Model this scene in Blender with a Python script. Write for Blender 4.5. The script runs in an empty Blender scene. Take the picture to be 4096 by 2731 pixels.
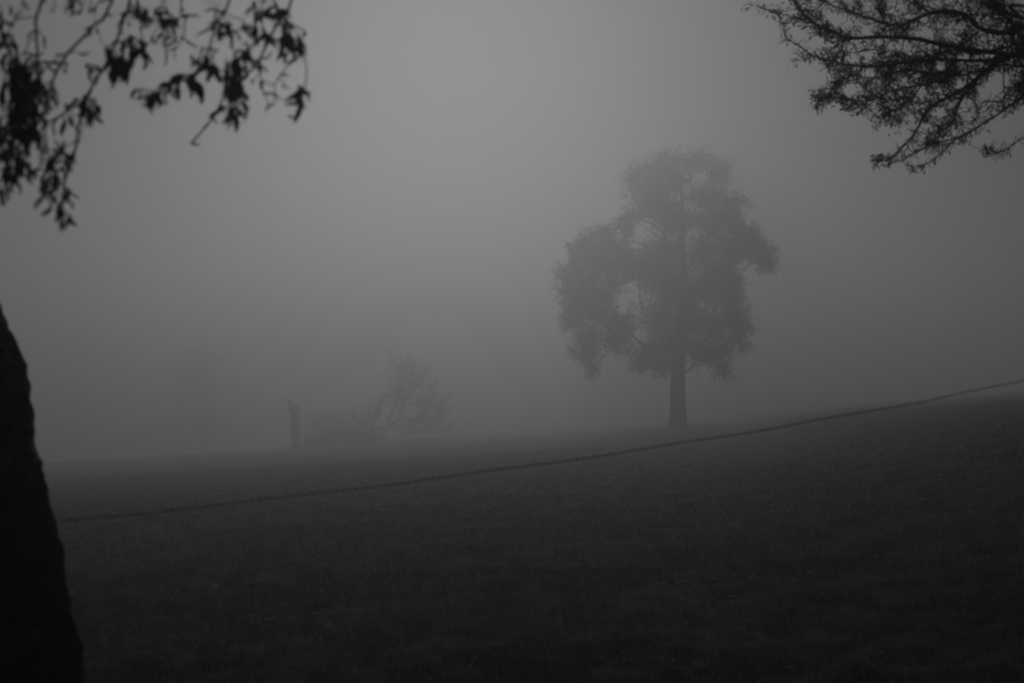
import bpy, math, random
import numpy as np
from mathutils import Vector, Matrix, Euler, noise

random.seed(7)
RNG = np.random.default_rng(7)
sc = bpy.context.scene
C = sc.collection

# ------------------------------------------------------------------ camera
CAM_Z = 1.1
FPX = 4096 * 50 / 36.0                    # focal length in photograph pixels
PITCH = math.atan(135 / FPX)              # horizon a little below the middle
cam_d = bpy.data.cameras.new("camera")
cam_d.lens = 50
cam_d.sensor_width = 36
cam_d.clip_start = 0.05
cam_d.clip_end = 2000
cam_d.dof.use_dof = True
cam_d.dof.focus_distance = 12.5
cam_d.dof.aperture_fstop = 4.0
cam = bpy.data.objects.new("camera", cam_d)
cam.location = (0, 0, CAM_Z)
cam.rotation_euler = (math.pi / 2 + PITCH, 0, 0)
C.objects.link(cam)
sc.camera = cam

# ------------------------------------------------------------------ world and sun
SUN_ELEV = math.radians(15.5)
SUN_AZ = math.radians(-2.5)                 # 0 = straight ahead (+Y), negative = to the left
world = bpy.data.worlds.new("World")
sc.world = world
world.use_nodes = True
nt = world.node_tree
nt.nodes.clear()
sky = nt.nodes.new("ShaderNodeTexSky")
sky.sky_type = 'NISHITA'
sky.sun_disc = False
sky.sun_elevation = SUN_ELEV
sky.sun_rotation = SUN_AZ
sky.air_density = 1.0
sky.dust_density = 3.0
sky.ozone_density = 1.0
bw = nt.nodes.new("ShaderNodeRGBToBW")
bg = nt.nodes.new("ShaderNodeBackground")
bg.inputs[1].default_value = 0.05
wo = nt.nodes.new("ShaderNodeOutputWorld")
nt.links.new(sky.outputs[0], bw.inputs[0])
nt.links.new(bw.outputs[0], bg.inputs[0])
nt.links.new(bg.outputs[0], wo.inputs[0])

sun_d = bpy.data.lights.new("sun", 'SUN')
sun_d.energy = 5.0
sun_d.angle = math.radians(10)
sun_d.color = (1, 1, 1)
sun = bpy.data.objects.new("sun", sun_d)
to_sun = Vector((math.sin(SUN_AZ) * math.cos(SUN_ELEV), math.cos(SUN_AZ) * math.cos(SUN_ELEV), math.sin(SUN_ELEV)))
sun.rotation_euler = to_sun.to_track_quat('Z', 'Y').to_euler()
sun.location = to_sun * 40
C.objects.link(sun)

sc.view_settings.view_transform = 'Standard'
sc.view_settings.look = 'None'
sc.view_settings.gamma = 1
sc.view_settings.exposure = -4.3
sc.view_settings.use_curve_mapping = False
cy = sc.cycles
cy.max_bounces = 8
cy.diffuse_bounces = 3
cy.glossy_bounces = 1
cy.transmission_bounces = 2
cy.volume_bounces = 6
cy.transparent_max_bounces = 4
cy.use_denoising = True
cy.caustics_reflective = False
cy.caustics_refractive = False

# ------------------------------------------------------------------ helpers
_perm = np.random.default_rng(3).permutation(512)
_perm = np.concatenate([_perm, _perm, _perm])
_gr = np.random.default_rng(4).uniform(0, 2 * np.pi, 512)
_gx, _gy = np.cos(_gr), np.sin(_gr)


def perlin(x, y):
    xi = np.floor(x).astype(int); yi = np.floor(y).astype(int)
    xf = x - xi; yf = y - yi
    u = xf * xf * xf * (xf * (xf * 6 - 15) + 10); v = yf * yf * yf * (yf * (yf * 6 - 15) + 10)
    def g(ix, iy, dx, dy):
        h = _perm[(_perm[ix & 511] + iy) & 511]
        return _gx[h] * dx + _gy[h] * dy
    a = g(xi, yi, xf, yf); b = g(xi + 1, yi, xf - 1, yf)
    c = g(xi, yi + 1, xf, yf - 1); d = g(xi + 1, yi + 1, xf - 1, yf - 1)
    return (a * (1 - u) + b * u) * (1 - v) + (c * (1 - u) + d * u) * v


def fbm(x, y, octv=4, gain=.5):
    s = 0; amp = 1
    for k in range(octv):
        s = s + amp * perlin(x * 2 ** k + 17.3 * k, y * 2 ** k - 9.1 * k)
        amp *= gain
    return s


def catmull(P, per=5):
    P = np.asarray(P, float)
    if len(P) < 3:
        t = np.linspace(0, 1, per + 1)[:, None]
        return P[0] * (1 - t) + P[-1] * t
    Q = np.vstack([2 * P[0] - P[1], P, 2 * P[-1] - P[-2]])
    out = []
    for i in range(1, len(Q) - 2):
        for k in range(per):
            t = k / per
            a, b, c, d = Q[i - 1], Q[i], Q[i + 1], Q[i + 2]
            out.append(.5 * ((2 * b) + (c - a) * t + (2 * a - 5 * b + 4 * c - d) * t * t + (3 * b - a - 3 * c + d) * t ** 3))
    out.append(P[-1])
    return np.array(out)


def hill(x, y):
    """broad shape of the pasture: higher to the right, falling away past a crest"""
    x = np.asarray(x, float); y = np.asarray(y, float)
    z = .0597 * 90 * np.tanh(x / 90)
    z = z - .0334 * np.minimum(y, 190)
    xx = x - .16 * np.clip(y - 15, 0, 130)
    z = z + .62 * (1 - np.exp(-(np.clip(xx - 1.5, 0, None) / 4.2) ** 2)) + .035 * np.clip(xx - 7, 0, 30)
    far = np.clip(y - 122, 0, None)
    side = np.clip((-x - 8) / 24, 0, 1); side = side * side * (3 - 2 * side)
    z = z - 6.5 * side * (1 - np.exp(-(far / 45) ** 1.6))
    return z


def ground(x, y):
    x = np.asarray(x, float); y = np.asarray(y, float)
    return hill(x, y) + relief(x, y)


def relief(x, y):
    z = 0
    z = z + .07 * fbm(x / 3.0, y / 2.2, 3) + .048 * fbm(x / .7 + 40, y / .55, 4)
    z = z - .16 * np.clip(fbm(x / .9 - 11, y / .7 + 5, 3) - .25, 0, 1)
    return z


def gz(x, y):
    return float(ground(np.array([x]), np.array([y]))[0])


CP, SP = math.cos(PITCH), math.sin(PITCH)


def at(px, py, d):
    """point seen at a pixel of the photograph, d metres into the scene"""
    u = (px - 2048) / FPX; v = (1365.5 - py) / FPX
    dx, dy, dz = u, CP - v * SP, SP + v * CP
    t = d / dy
    return np.array([dx * t, d, CAM_Z + dz * t])


class MB:
    """collects shapes for ONE mesh object"""
    def __init__(self):
        self.v = []; self.f = []; self.n = 0; self.tint = []

    def raw(self, V, F, tint=None):
        V = np.asarray(V, float)
        F = np.asarray(F, int) + self.n
        self.v.append(V); self.f.append(F); self.n += len(V)
        self.tint.append(np.full(len(V), 0.5) if tint is None else np.asarray(tint, float))

    def tube(self, P, R, n=6, jit=0.0):
        P = np.asarray(P, float); R = np.broadcast_to(np.asarray(R, float), (len(P),)).copy()
        T = np.gradient(P, axis=0)
        T /= np.maximum(np.linalg.norm(T, axis=1, keepdims=True), 1e-9)
        ref = np.array([0.31, 0.87, 0.38])
        A = np.cross(T, ref); A /= np.maximum(np.linalg.norm(A, axis=1, keepdims=True), 1e-9)
        B = np.cross(T, A)
        ang = np.linspace(0, 2 * np.pi, n, endpoint=False)
        rr = R[:, None] * (1 + jit * RNG.normal(size=(len(P), n)))
        V = P[:, None, :] + rr[:, :, None] * (np.cos(ang)[None, :, None] * A[:, None, :] + np.sin(ang)[None, :, None] * B[:, None, :])
        V = V.reshape(-1, 3)
        m = len(P)
        i = np.arange(m - 1)[:, None] * n; j = np.arange(n)[None, :]; k = (j + 1) % n
        F = np.stack([i + j, i + k, i + n + k, i + n + j], -1).reshape(-1, 4)
        V = np.vstack([V, P[-1:] + T[-1:] * R[-1] * .6, P[:1]])
        tip = m * n
        capE = np.stack([(m - 1) * n + np.arange(n), (m - 1) * n + (np.arange(n) + 1) % n, np.full(n, tip), np.full(n, tip)], -1)
        capS = np.stack([(np.arange(n) + 1) % n, np.arange(n), np.full(n, tip + 1), np.full(n, tip + 1)], -1)
        self.raw(V, np.vstack([F, capE, capS]))

    def leaves(self, P, size, droop=.5, tint=None, ratio=.55):
        """many little bent leaves: four-cornered blades folded along the middle"""
        P = np.asarray(P, float); n = len(P)
        if n == 0:
            return
        s = np.broadcast_to(np.asarray(size, float), (n,))
        d = RNG.normal(size=(n, 3)); d[:, 2] -= droop * 1.6
        d /= np.linalg.norm(d, axis=1, keepdims=True)
        w = np.cross(d, RNG.normal(size=(n, 3))); w /= np.linalg.norm(w, axis=1, keepdims=True)
        nn = np.cross(d, w)
        L = s[:, None]; W = (s * ratio * .5)[:, None]
        bend = RNG.uniform(-.25, .25, (n, 1)) * L
        base = P; tip = P + d * L + nn * bend
        mid = P + d * L * .5
        a = mid + w * W - nn * bend * .6; b = mid - w * W - nn * bend * .6
        V = np.stack([base, a, tip, b], 1).reshape(-1, 3)
        i = np.arange(n)[:, None] * 4
        F = np.concatenate([i + np.array([[0, 1, 2, 2]]), i + np.array([[0, 2, 3, 3]])], 1).reshape(-1, 4)
        t = RNG.random(n) if tint is None else tint
        self.raw(V, F, np.repeat(t, 4))

    def build(self, name, mat, parent=None, origin=None, smooth=True, kind=None):
        V = np.vstack(self.v); F = np.vstack(self.f)
        if origin is not None:
            V = V - np.asarray(origin, float)
        tri = F[:, 2] == F[:, 3]
        me = bpy.data.meshes.new(name)
        nt_, nq = int(tri.sum()), int((~tri).sum())
        loops = np.concatenate([F[~tri].reshape(-1), F[tri][:, :3].reshape(-1)])
        me.vertices.add(len(V)); me.vertices.foreach_set("co", V.astype(np.float32).ravel())
        me.loops.add(len(loops)); me.loops.foreach_set("vertex_index", loops.astype(np.int32))
        tot = np.concatenate([np.full(nq, 4), np.full(nt_, 3)])
        start = np.concatenate([[0], np.cumsum(tot)[:-1]])
        me.polygons.add(len(tot))
        me.polygons.foreach_set("loop_start", start.astype(np.int32))
        me.polygons.foreach_set("loop_total", tot.astype(np.int32))
        me.polygons.foreach_set("use_smooth", np.full(len(tot), smooth))
        at_ = me.attributes.new("tint", 'FLOAT', 'POINT')
        at_.data.foreach_set("value", np.concatenate(self.tint).astype(np.float32))
        me.update(); me.validate()
        me.materials.append(mat)
        o = bpy.data.objects.new(name, me)
        C.objects.link(o)
        if parent is not None:
            o.parent = parent
        if kind:
            o["kind"] = kind
        return o


def tag(o, label=None, cat=None, group=None, kind=None):
    if label: o["label"] = label
    if cat: o["category"] = cat
    if group: o["group"] = group
    if kind: o["kind"] = kind
    return o


def empty(name, loc):
    o = bpy.data.objects.new(name, None)
    o.location = loc
    o.empty_display_size = .3
    C.objects.link(o)
    return o


# ------------------------------------------------------------------ materials (a black-and-white world: neutral greys)
def g3(v):
    return (v, v, v, 1)


def material(name, lo, hi, scale=8, rough=.9, bump=0.0, bscale=30, tint=None, detail=5, translucent=0.0, spec=.1):
    m = bpy.data.materials.new(name)
    m.use_nodes = True
    n = m.node_tree.nodes; l = m.node_tree.links
    b = n["Principled BSDF"]
    b.inputs["Roughness"].default_value = rough
    b.inputs["Specular IOR Level"].default_value = spec
    tc = n.new("ShaderNodeTexCoord")
    nz = n.new("ShaderNodeTexNoise")
    nz.inputs["Scale"].default_value = scale; nz.inputs["Detail"].default_value = detail
    l.new(tc.outputs["Object"], nz.inputs["Vector"])
    rp = n.new("ShaderNodeValToRGB")
    rp.color_ramp.elements[0].position = .32; rp.color_ramp.elements[0].color = g3(lo)
    rp.color_ramp.elements[1].position = .68; rp.color_ramp.elements[1].color = g3(hi)
    l.new(nz.outputs["Fac"], rp.inputs["Fac"])
    col = rp.outputs["Color"]
    if tint is not None:
        aa = n.new("ShaderNodeAttribute"); aa.attribute_name = "tint"
        r2 = n.new("ShaderNodeValToRGB")
        r2.color_ramp.elements[0].position = 0; r2.color_ramp.elements[0].color = g3(tint[0])
        r2.color_ramp.elements[1].position = 1; r2.color_ramp.elements[1].color = g3(tint[2])
        e = r2.color_ramp.elements.new(.8); e.color = g3(tint[1])
        l.new(aa.outputs["Fac"], r2.inputs["Fac"])
        mx = n.new("ShaderNodeMix"); mx.data_type = 'RGBA'; mx.blend_type = 'MULTIPLY'
        mx.inputs["Factor"].default_value = 1
        l.new(col, mx.inputs[6]); l.new(r2.outputs["Color"], mx.inputs[7])
        col = mx.outputs[2]
    l.new(col, b.inputs["Base Color"])
    if bump:
        nb = n.new("ShaderNodeTexNoise"); nb.inputs["Scale"].default_value = bscale; nb.inputs["Detail"].default_value = 6
        l.new(tc.outputs["Object"], nb.inputs["Vector"])
        bp = n.new("ShaderNodeBump"); bp.inputs["Strength"].default_value = bump; bp.inputs["Distance"].default_value = .03
        l.new(nb.outputs["Fac"], bp.inputs["Height"]); l.new(bp.outputs["Normal"], b.inputs["Normal"])
    if translucent:
        tr = n.new("ShaderNodeBsdfTranslucent"); l.new(col, tr.inputs["Color"])
        ms = n.new("ShaderNodeMixShader"); ms.inputs[0].default_value = translucent
        l.new(b.outputs[0], ms.inputs[1]); l.new(tr.outputs[0], ms.inputs[2])
        l.new(ms.outputs[0], n["Material Output"].inputs["Surface"])
    return m


M = dict(
    ground=material("pasture_ground", .02, .07, scale=3.0, bump=.6, bscale=14, detail=9),
    grass=material("grass_blades", .12, .17, scale=.7, tint=(.2, 1.4, 3.6), detail=6, rough=.8, translucent=.3),
    wire=material("weathered_wire", .05, .09, scale=60, rough=.6, spec=.3),
    bark=material("furrowed_bark", .02, .11, scale=6, bump=.9, bscale=26, detail=8),
    twig=material("twig_bark", .012, .024, scale=30),
    far_bark=material("far_bark", .035, .06, scale=3, bump=.5),
    leaf=material("withered_leaf", .015, .035, scale=40, translucent=.1),
    foliage=material("tree_foliage", .04, .07, scale=.8, tint=(.7, 1.0, 1.3), translucent=.2),
    litter=material("leaf_litter", .42, .58, scale=30, tint=(.35, 1.0, 1.4), translucent=.25),
    stone=material("pale_stone", .64, .78, scale=60, bump=.4, bscale=80),
    pale_leaf=material("pale_dead_leaf", .6, .74, scale=60),
)

def add_lichen(m, hi, scale, cut):
    n = m.node_tree.nodes; l = m.node_tree.links; b = n["Principled BSDF"]
    src = b.inputs["Base Color"].links[0].from_socket
    nz = n.new("ShaderNodeTexNoise"); nz.inputs["Scale"].default_value = scale; nz.inputs["Detail"].default_value = 4; nz.inputs["Distortion"].default_value = .6
    l.new(n["Texture Coordinate"].outputs["Object"], nz.inputs["Vector"])
    r = n.new("ShaderNodeValToRGB"); r.color_ramp.elements[0].position = cut; r.color_ramp.elements[1].position = cut + .1
    l.new(nz.outputs["Fac"], r.inputs["Fac"])
    mx = n.new("ShaderNodeMix"); mx.data_type = 'RGBA'
    l.new(r.outputs["Color"], mx.inputs["Factor"]); l.new(src, mx.inputs[6]); mx.inputs[7].default_value = g3(hi)
    l.new(mx.outputs[2], b.inputs["Base Color"])


add_lichen(M["bark"], .34, 3.2, .56)

# ------------------------------------------------------------------ ground
def axis(lo, hi, dense_lo, dense_hi, step, growth):
    a = list(np.arange(dense_lo, dense_hi + 1e-6, step))
    s = step; v = dense_hi
    while v < hi:
        s *= growth; v += s; a.append(min(v, hi))
    s = step; v = dense_lo; pre = []
    while v > lo:
        s *= growth; v -= s; pre.append(max(v, lo))
    return np.array(sorted(set(pre)) + a)


gx = axis(-300, 300, -6, 8, .06, 1.045)
gy = axis(-50, 420, 3.4, 17, .06, 1.022)
XX, YY = np.meshgrid(gx, gy)
ZZ = ground(XX, YY)
V = np.stack([XX.ravel(), YY.ravel(), ZZ.ravel()], 1)
nx, ny = len(gx), len(gy)
ii = (np.arange(ny - 1)[:, None] * nx + np.arange(nx - 1)[None, :]).ravel()
F = np.stack([ii, ii + 1, ii + nx + 1, ii + nx], 1)
mb = MB(); mb.raw(V, F)
tag(mb.build("ground", M["ground"]), "dark grazed pasture sloping up to the right", kind="structure")

# ------------------------------------------------------------------ grass
def hit(px, py):
    """where the line of sight through a pixel meets the hillside"""
    for d in np.linspace(4, 90, 900):
        p = at(px, py, d)
        if p[2] < gz(p[0], p[1]):
            return np.array([p[0], d, gz(p[0], d)])
    return None

STONES = [(2590, 2346, 19, "brightest pale stone in the grass right of centre"),
          (1808, 2352, 13, "small pale stone with a dark hollow beside it, below centre"),
          (3015, 2353, 30, "dull rounded stone in the dark grass below the right slope"),
          (3572, 2060, 14, "lone pale stone high on the dark right-hand slope"),
          (3732, 2085, 16, "dim stone furthest right on the dark slope"),
          (3395, 2172, 18, "grey stone on the slope below the tall tree's right"),
          (762, 2585, 17, "pale round stone nearest the leaning trunk in the foreground"),
          (822, 2552, 20, "flat grey stone just above the one nearest the leaning trunk")]
STONES += [(x, y, s, "small dull stone in the loose scatter on the grass at lower left", "scattered stones in the grass at lower left") for x, y, s in ((1150, 2456, 15), (1232, 2436, 16), (1241, 2424, 10), (1190, 2476, 16), (1262, 2477, 18), (1300, 2457, 13), (1082, 2455, 14), (1000, 2494, 16), (962, 2515, 18), (1104, 2505, 10), (1040, 2500, 10), (1425, 2386, 10), (1440, 2348, 12), (1290, 2372, 10), (1364, 2412, 9), (1575, 2415, 10), (1712, 2408, 10))]
SPOT = [hit(a[0], a[1]) for a in STONES]


def make_grass(n):
    # more blades per square metre close by, fewer far off
    u = RNG.random(n)
    d = 3.4 * (52 / 3.4) ** u
    x = (RNG.random(n) * 2 - 1) * (.40 * d + 1.2)
    y = d
    clump = fbm(x / .28, y / .28, 3)
    big = fbm(x / 2.6 + 7, y / 2.2 - 3, 2)
    keep = RNG.random(n) < np.clip(.62 + 1.9 * clump + 1.1 * big, .07, 1)
    for a, p in zip(STONES, SPOT):
        r = a[2] * .8 * p[1] / FPX + .012
        keep &= ~((np.abs(x - p[0] * y / p[1]) < r) & (y < p[1] + r) & (y > p[1] - .45))
    x, y, d, clump, big = x[keep], y[keep], d[keep], clump[keep], big[keep]
    # rough darker tussocks, some alone and some in straggling groups
    tn = 900
    td = 4.2 * (34 / 4.2) ** RNG.random(tn); tx = (RNG.random(tn) * 2 - 1) * (.40 * td + 1)
    ok = RNG.random(tn) < np.clip(.10 + 1.6 * fbm(tx / 2.2 - 4, td / 1.4 + 6, 2), .03, 1)
    tx, td = tx[ok], td[ok]; tn = len(tx); per = 70
    tr_ = np.repeat(RNG.uniform(.04, .17, tn), per) * np.abs(RNG.normal(0, .7, tn * per)); ta = RNG.uniform(0, 6.28, tn * per)
    bx = np.repeat(tx, per) + tr_ * np.cos(ta) * 1.6; by = np.repeat(td, per) + tr_ * np.sin(ta)
    n0 = len(x); x = np.concatenate([x, bx]); y = np.concatenate([y, by]); d = y
    clump = np.concatenate([clump, np.full(len(bx), .1)]); big = np.concatenate([big, np.zeros(len(bx))])
    m = len(x)
    tuss = np.arange(m) >= n0
    z = ground(x, y) - .006
    h = .75 * (.028 + .022 * RNG.random(m) + .09 * np.clip(clump - .1, 0, 1) + .08 * np.clip(big - .15, 0, 1)) * (1 + .012 * d)
    h[tuss] *= np.repeat(RNG.uniform(1.4, 2.9, tn), per)
    tall = RNG.random(m) < .010
    h[tall] *= RNG.uniform(2, 4, tall.sum())
    w = (.0035 + .0025 * RNG.random(m)) * np.maximum(.8, d / 8)
    w[tall] *= .7
    a = RNG.uniform(0, 2 * np.pi, m)
    lean = RNG.uniform(.1, .95, m); b = a + RNG.normal(0, .9, m) + np.pi / 2
    P = np.stack([x, y, z], 1)
    W = np.stack([np.cos(a), np.sin(a), np.zeros(m)], 1) * w[:, None] * .5
    H = np.stack([np.cos(b) * lean * h, np.sin(b) * lean * h, h * np.sqrt(np.clip(1 - .6 * lean ** 2, .2, 1))], 1)
    V = np.stack([P - W, P + W, P + H * .6 + np.array([0, 0, .004]) + W * .7, P + H], 1)
    i = np.arange(m)[:, None] * 4
    F = np.concatenate([i + np.array([[0, 1, 2, 2]]), i + np.array([[0, 2, 3, 3]])], 1).reshape(-1, 4)
    t = np.clip(.38 + 1.1 * fbm(x / .13, y / .2, 3) + 1.25 * fbm(x / .8 + 5, y / .6, 3) + RNG.normal(0, .1, m), 0, .86)
    t[tuss] = np.clip(np.repeat(RNG.uniform(0, .22, tn), per) + RNG.normal(0, .05, tn * per), 0, 1)
    sel = tall | (RNG.random(m) < .035 + .10 * (fbm(x / .8 + 3, y / .8, 2) > .22)); t[sel] = RNG.uniform(.82, 1.0, int(sel.sum()))
    mb = MB(); mb.raw(V.reshape(-1, 3), F, np.repeat(t, 4))
    return mb


tag(make_grass(800000).build("grass", M["grass"], kind="stuff"), "short dark pasture grass with scattered pale dry blades")

def lump(nu=7, nv=4, jit=.12, sx=1, sy=1, sz=1, seed=0):
    r = np.random.default_rng(seed)
    V = []
    for j in range(nv + 1):
        th = np.pi * j / nv
        for k in range(nu):
            ph = 2 * np.pi * k / nu
            q = 1 + r.normal(0, jit)
            V.append((math.sin(th) * math.cos(ph) * sx * q, math.sin(th) * math.sin(ph) * sy * q, math.cos(th) * sz * q))
    V = np.array(V); F = []
    for j in range(nv):
        for k in range(nu):
            F.append((j * nu + k, j * nu + (k + 1) % nu, (j + 1) * nu + (k + 1) % nu, (j + 1) * nu + k))
    return V, np.array(F)

# ------------------------------------------------------------------ pale bits of dead leaf and straw lying on the turf
def make_litter():
    n = 4600
    d = 4.0 * (40 / 4.0) ** RNG.random(n); x = (RNG.random(n) * 2 - 1) * (.40 * d + 1)
    keep = RNG.random(n) < np.clip(.12 + 1.5 * fbm(x / 1.6 + 2, d / 1.6 + 8, 2), .04, 1)
    x, d = x[keep], d[keep]; m = len(x)
    P = np.stack([x, d, ground(x, d) + RNG.uniform(.02, .05, m)], 1)
    a = RNG.uniform(0, 6.28, m); L = RNG.uniform(.012, .042, m); W = L * RNG.uniform(.18, .6, m)
    u = np.stack([np.cos(a), np.sin(a), RNG.normal(0, .35, m)], 1) * L[:, None]; v = np.stack([-np.sin(a), np.cos(a), RNG.normal(.4, .5, m)], 1) * W[:, None]
    V = np.stack([P - u, P + v + [0, 0, .004], P + u, P - v], 1).reshape(-1, 3)
    i = np.arange(m)[:, None] * 4
    F = np.concatenate([i + np.array([[0, 1, 2, 2]]), i + np.array([[0, 2, 3, 3]])], 1).reshape(-1, 4)
    mb = MB(); mb.raw(V, F, np.repeat(RNG.random(m), 4))
    tag(mb.build("leaf_litter", M["litter"], smooth=False, kind="stuff"), "tiny pale bits of dead leaf and straw on the turf")


make_litter()

# ------------------------------------------------------------------ stuff shared by the trees
def bark_trunk(P, R, n=48, amp=.03, per=14, seed=0, vstretch=2.2, freq=9):
    P = catmull(P, per); R = np.interp(np.linspace(0, 1, len(P)), np.linspace(0, 1, len(R)), R)
    mb = MB(); mb.tube(P, R, n)
    V = mb.v[0]
    m = len(P)
    for a in range(m):
        c = P[a]
        for b in range(n):
            v = V[a * n + b]
            d = v - c; L = np.linalg.norm(d)
            if L < 1e-6: continue
            e = d / L
            q = Vector((e[0] * freq * R[a] * 1.6 + seed, e[1] * freq * R[a] * 1.6, c[2] * freq / vstretch))
            h = noise.noise(q) + .5 * noise.noise(q * 2.3) + .25 * noise.noise(q * 5.1)
            h = h - .9 * abs(noise.noise(q * 1.3 + Vector((5, 3, 1))))
            V[a * n + b] = v + e * h * amp
    return mb


def wander(p, d, length, steps, bendy, rng, grav=0.0):
    pts = [p]; d = d / np.linalg.norm(d)
    for k in range(steps):
        d = d + rng.normal(0, bendy, 3); d[2] += grav
        d /= np.linalg.norm(d)
        pts.append(pts[-1] + d * length / steps)
    return np.array(pts)


# ------------------------------------------------------------------ the big tree in the fog
def big_tree():
    D = 90.0
    base = at(2711, 1722, D)
    base[2] = gz(base[0], base[1]) - .05
    root = empty("broadleaf_tree", base)
    tag(root, "tall full-leaved tree standing alone in the fog at right of centre", "tree")
    def cp(x, y, dd=0):
        return at(2160 + x / 1.307, 560 + y / 1.307, D + dd)
    U = D / FPX / 1.307                       # metres per pixel of that enlargement
    tp = [base + np.array([0, 0, -.25]), cp(722, 1460), cp(720, 1330), cp(722, 1200), cp(730, 1080), cp(742, 950, .2), cp(752, 800, -.1), cp(748, 640, .2), cp(740, 480), cp(742, 330), cp(738, 200)]
    trunk = bark_trunk(tp, np.array([64, 46, 40, 38, 38, 34, 26, 18, 12, 8, 4]) * U, 20, .035, 5, 3)
    trunk.build("trunk", M["far_bark"], root, base)
    lobes = [(620,150,95,80),(490,205,70,62),(700,110,60,62),(820,110,80,66),(925,165,70,80),(600,290,105,90),(470,410,52,44),(905,300,75,70),
             (1015,335,75,42),(960,410,60,55),(745,420,110,85),(650,380,90,70),(560,360,60,60),(690,220,80,80),
             (330,510,85,65),(250,560,75,60),(195,600,40,75),(150,700,75,42),(330,650,130,95),(230,780,110,85),(160,880,45,60),
             (290,900,130,85),(170,950,45,40),(250,1040,80,80),(215,1110,52,36),(272,1180,26,48),(400,1040,100,62),(420,960,70,55),(380,780,70,60),
             (650,590,140,120),(540,680,120,95),(700,780,140,140),(600,940,110,95),(780,930,110,110),(570,1110,85,45),(645,1170,46,55),(525,1180,48,24),(690,1060,95,70),(460,620,60,60),
             (850,590,110,105),(990,540,90,80),(1100,545,75,62),(1165,575,55,36),(1180,640,48,30),(1060,600,60,50),(950,700,100,90),(970,830,85,60),(860,760,80,90),
             (1045,970,58,45),(930,980,105,75),(1050,1055,38,48),(920,1110,85,58),(960,1200,32,42),(835,1090,70,58),(1035,435,45,45),(1085,490,52,38),(1015,760,55,50),(440,470,40,40),(420,560,50,50),(160,790,50,50),(900,440,70,70),(830,300,45,60),(1010,900,60,50)]
    limbs = MB(); crown = MB(); rng = np.random.default_rng(21)
    rootz = lambda y: np.interp(y, [200, 1080], [738, 728])
    npts = 0
    skel = [cp(rootz(y), y) for y in range(240, 1081, 40)]
    lobes.sort(key=lambda q: abs(q[0] - 735) + .3 * abs(q[1] - 700))
    for (cx, cyy, rx, ry) in lobes:
        horiz = (cx - 735) / 480
        dd = rng.uniform(-1, 1) * 3.9 * math.sqrt(max(0.05, 1 - horiz ** 2))
        c = cp(cx, cyy, dd)
        # a limb from the nearest, lower piece of the skeleton out to the lobe
        SK = np.array(skel)
        cost = np.linalg.norm(SK - c, axis=1) + 1.1 * np.clip(SK[:, 2] - c[2] + .8, 0, None)
        s0 = SK[np.argmin(cost)]
        span = np.linalg.norm(c - s0)
        m1 = s0 * .68 + c * .32 + rng.normal(0, .09, 3) * span; m2 = s0 * .33 + c * .67 + rng.normal(0, .09, 3) * span + np.array([0, 0, .06 * span])
        LP = catmull([s0, m1, m2, c], 5)
        off = abs(cx - 735) / 480
        r0 = (.15 - .10 * off) * rng.uniform(.8, 1.2)
        limbs.tube(LP, np.linspace(r0, r0 * .45, len(LP)), 6, .05)
        skel.extend(LP[3:])
        rx, ry = rx * 1.03, ry * 1.03
        a, b = rx * U, ry * U; e = min(a, b) * 1.25
        area = rx * ry / 7000
        ntw = int(175 * area) + 18
        for k in range(ntw):
            q = rng.normal(size=3); q /= np.linalg.norm(q); q *= rng.random() ** .5 * (1.22 if rng.random() < .16 else 1.0)
            p = c + q * np.array([a, e, b])
            hole = noise.noise(Vector(p * 1.1) + Vector((3, 9, 4))) + .6 * noise.noise(Vector(p * 2.6))
            # open windows in the crown
            if any(((pxx - (cx + q[0] * rx)) / w) ** 2 + ((pyy - (cyy - q[2] * ry)) / h) ** 2 < 1 for pxx, pyy, w, h in ((548, 492, 60, 46), (452, 822, 52, 30), (505, 915, 38, 22), (795, 290, 26, 34), (1040, 662, 26, 20), (460, 1110, 42, 30), (450, 300, 40, 45))):
                continue
            if hole < -.07 and rng.random() < .93:
                continue
            tw = wander(c + (p - c) * .25, (p - c) + rng.normal(0, .15, 3), np.linalg.norm(p - c) * .9 + .15, 4, .25, rng)
            limbs.tube(tw, np.linspace(.022, .01, len(tw)), 3)
            nl = rng.integers(6, 13)
            L = p + rng.normal(0, 1, (nl, 3)) * np.array([.19, .19, .16])
            crown.leaves(L, rng.uniform(.08, .16, nl), .35)
            L2 = tw[rng.integers(1, 5, 5)] + rng.normal(0, .12, (5, 3))
            crown.leaves(L2, rng.uniform(.10, .19, 5), .35)
            npts += nl
        for k in range(17):       # loose sprays that fray the outline
            q = rng.normal(size=3); q /= np.linalg.norm(q)
            st = c + q * np.array([a, e, b]) * .7
            tw = wander(st, q + np.array([0, 0, -.1]), min(a, b) * rng.uniform(.45, 1.15) + .3, 6, .3, rng)
            limbs.tube(tw, np.linspace(.02, .01, len(tw)), 3)
            L = tw[rng.integers(1, 7, 24)] + rng.normal(0, .12, (24, 3))
            crown.leaves(L, rng.uniform(.08, .17, 24), .35)
    # fine feathery ends round the outline
    limbs.build("limbs", M["far_bark"], root, base)
    crown.build("crown", M["foliage"], root, base, smooth=False, kind="stuff")
big_tree()

# ------------------------------------------------------------------ broken snag and the fallen crown beside it
def crop4(x, y, d):
    return at(600 + x / 1.809, 1380 + y / 1.809, d)

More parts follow.
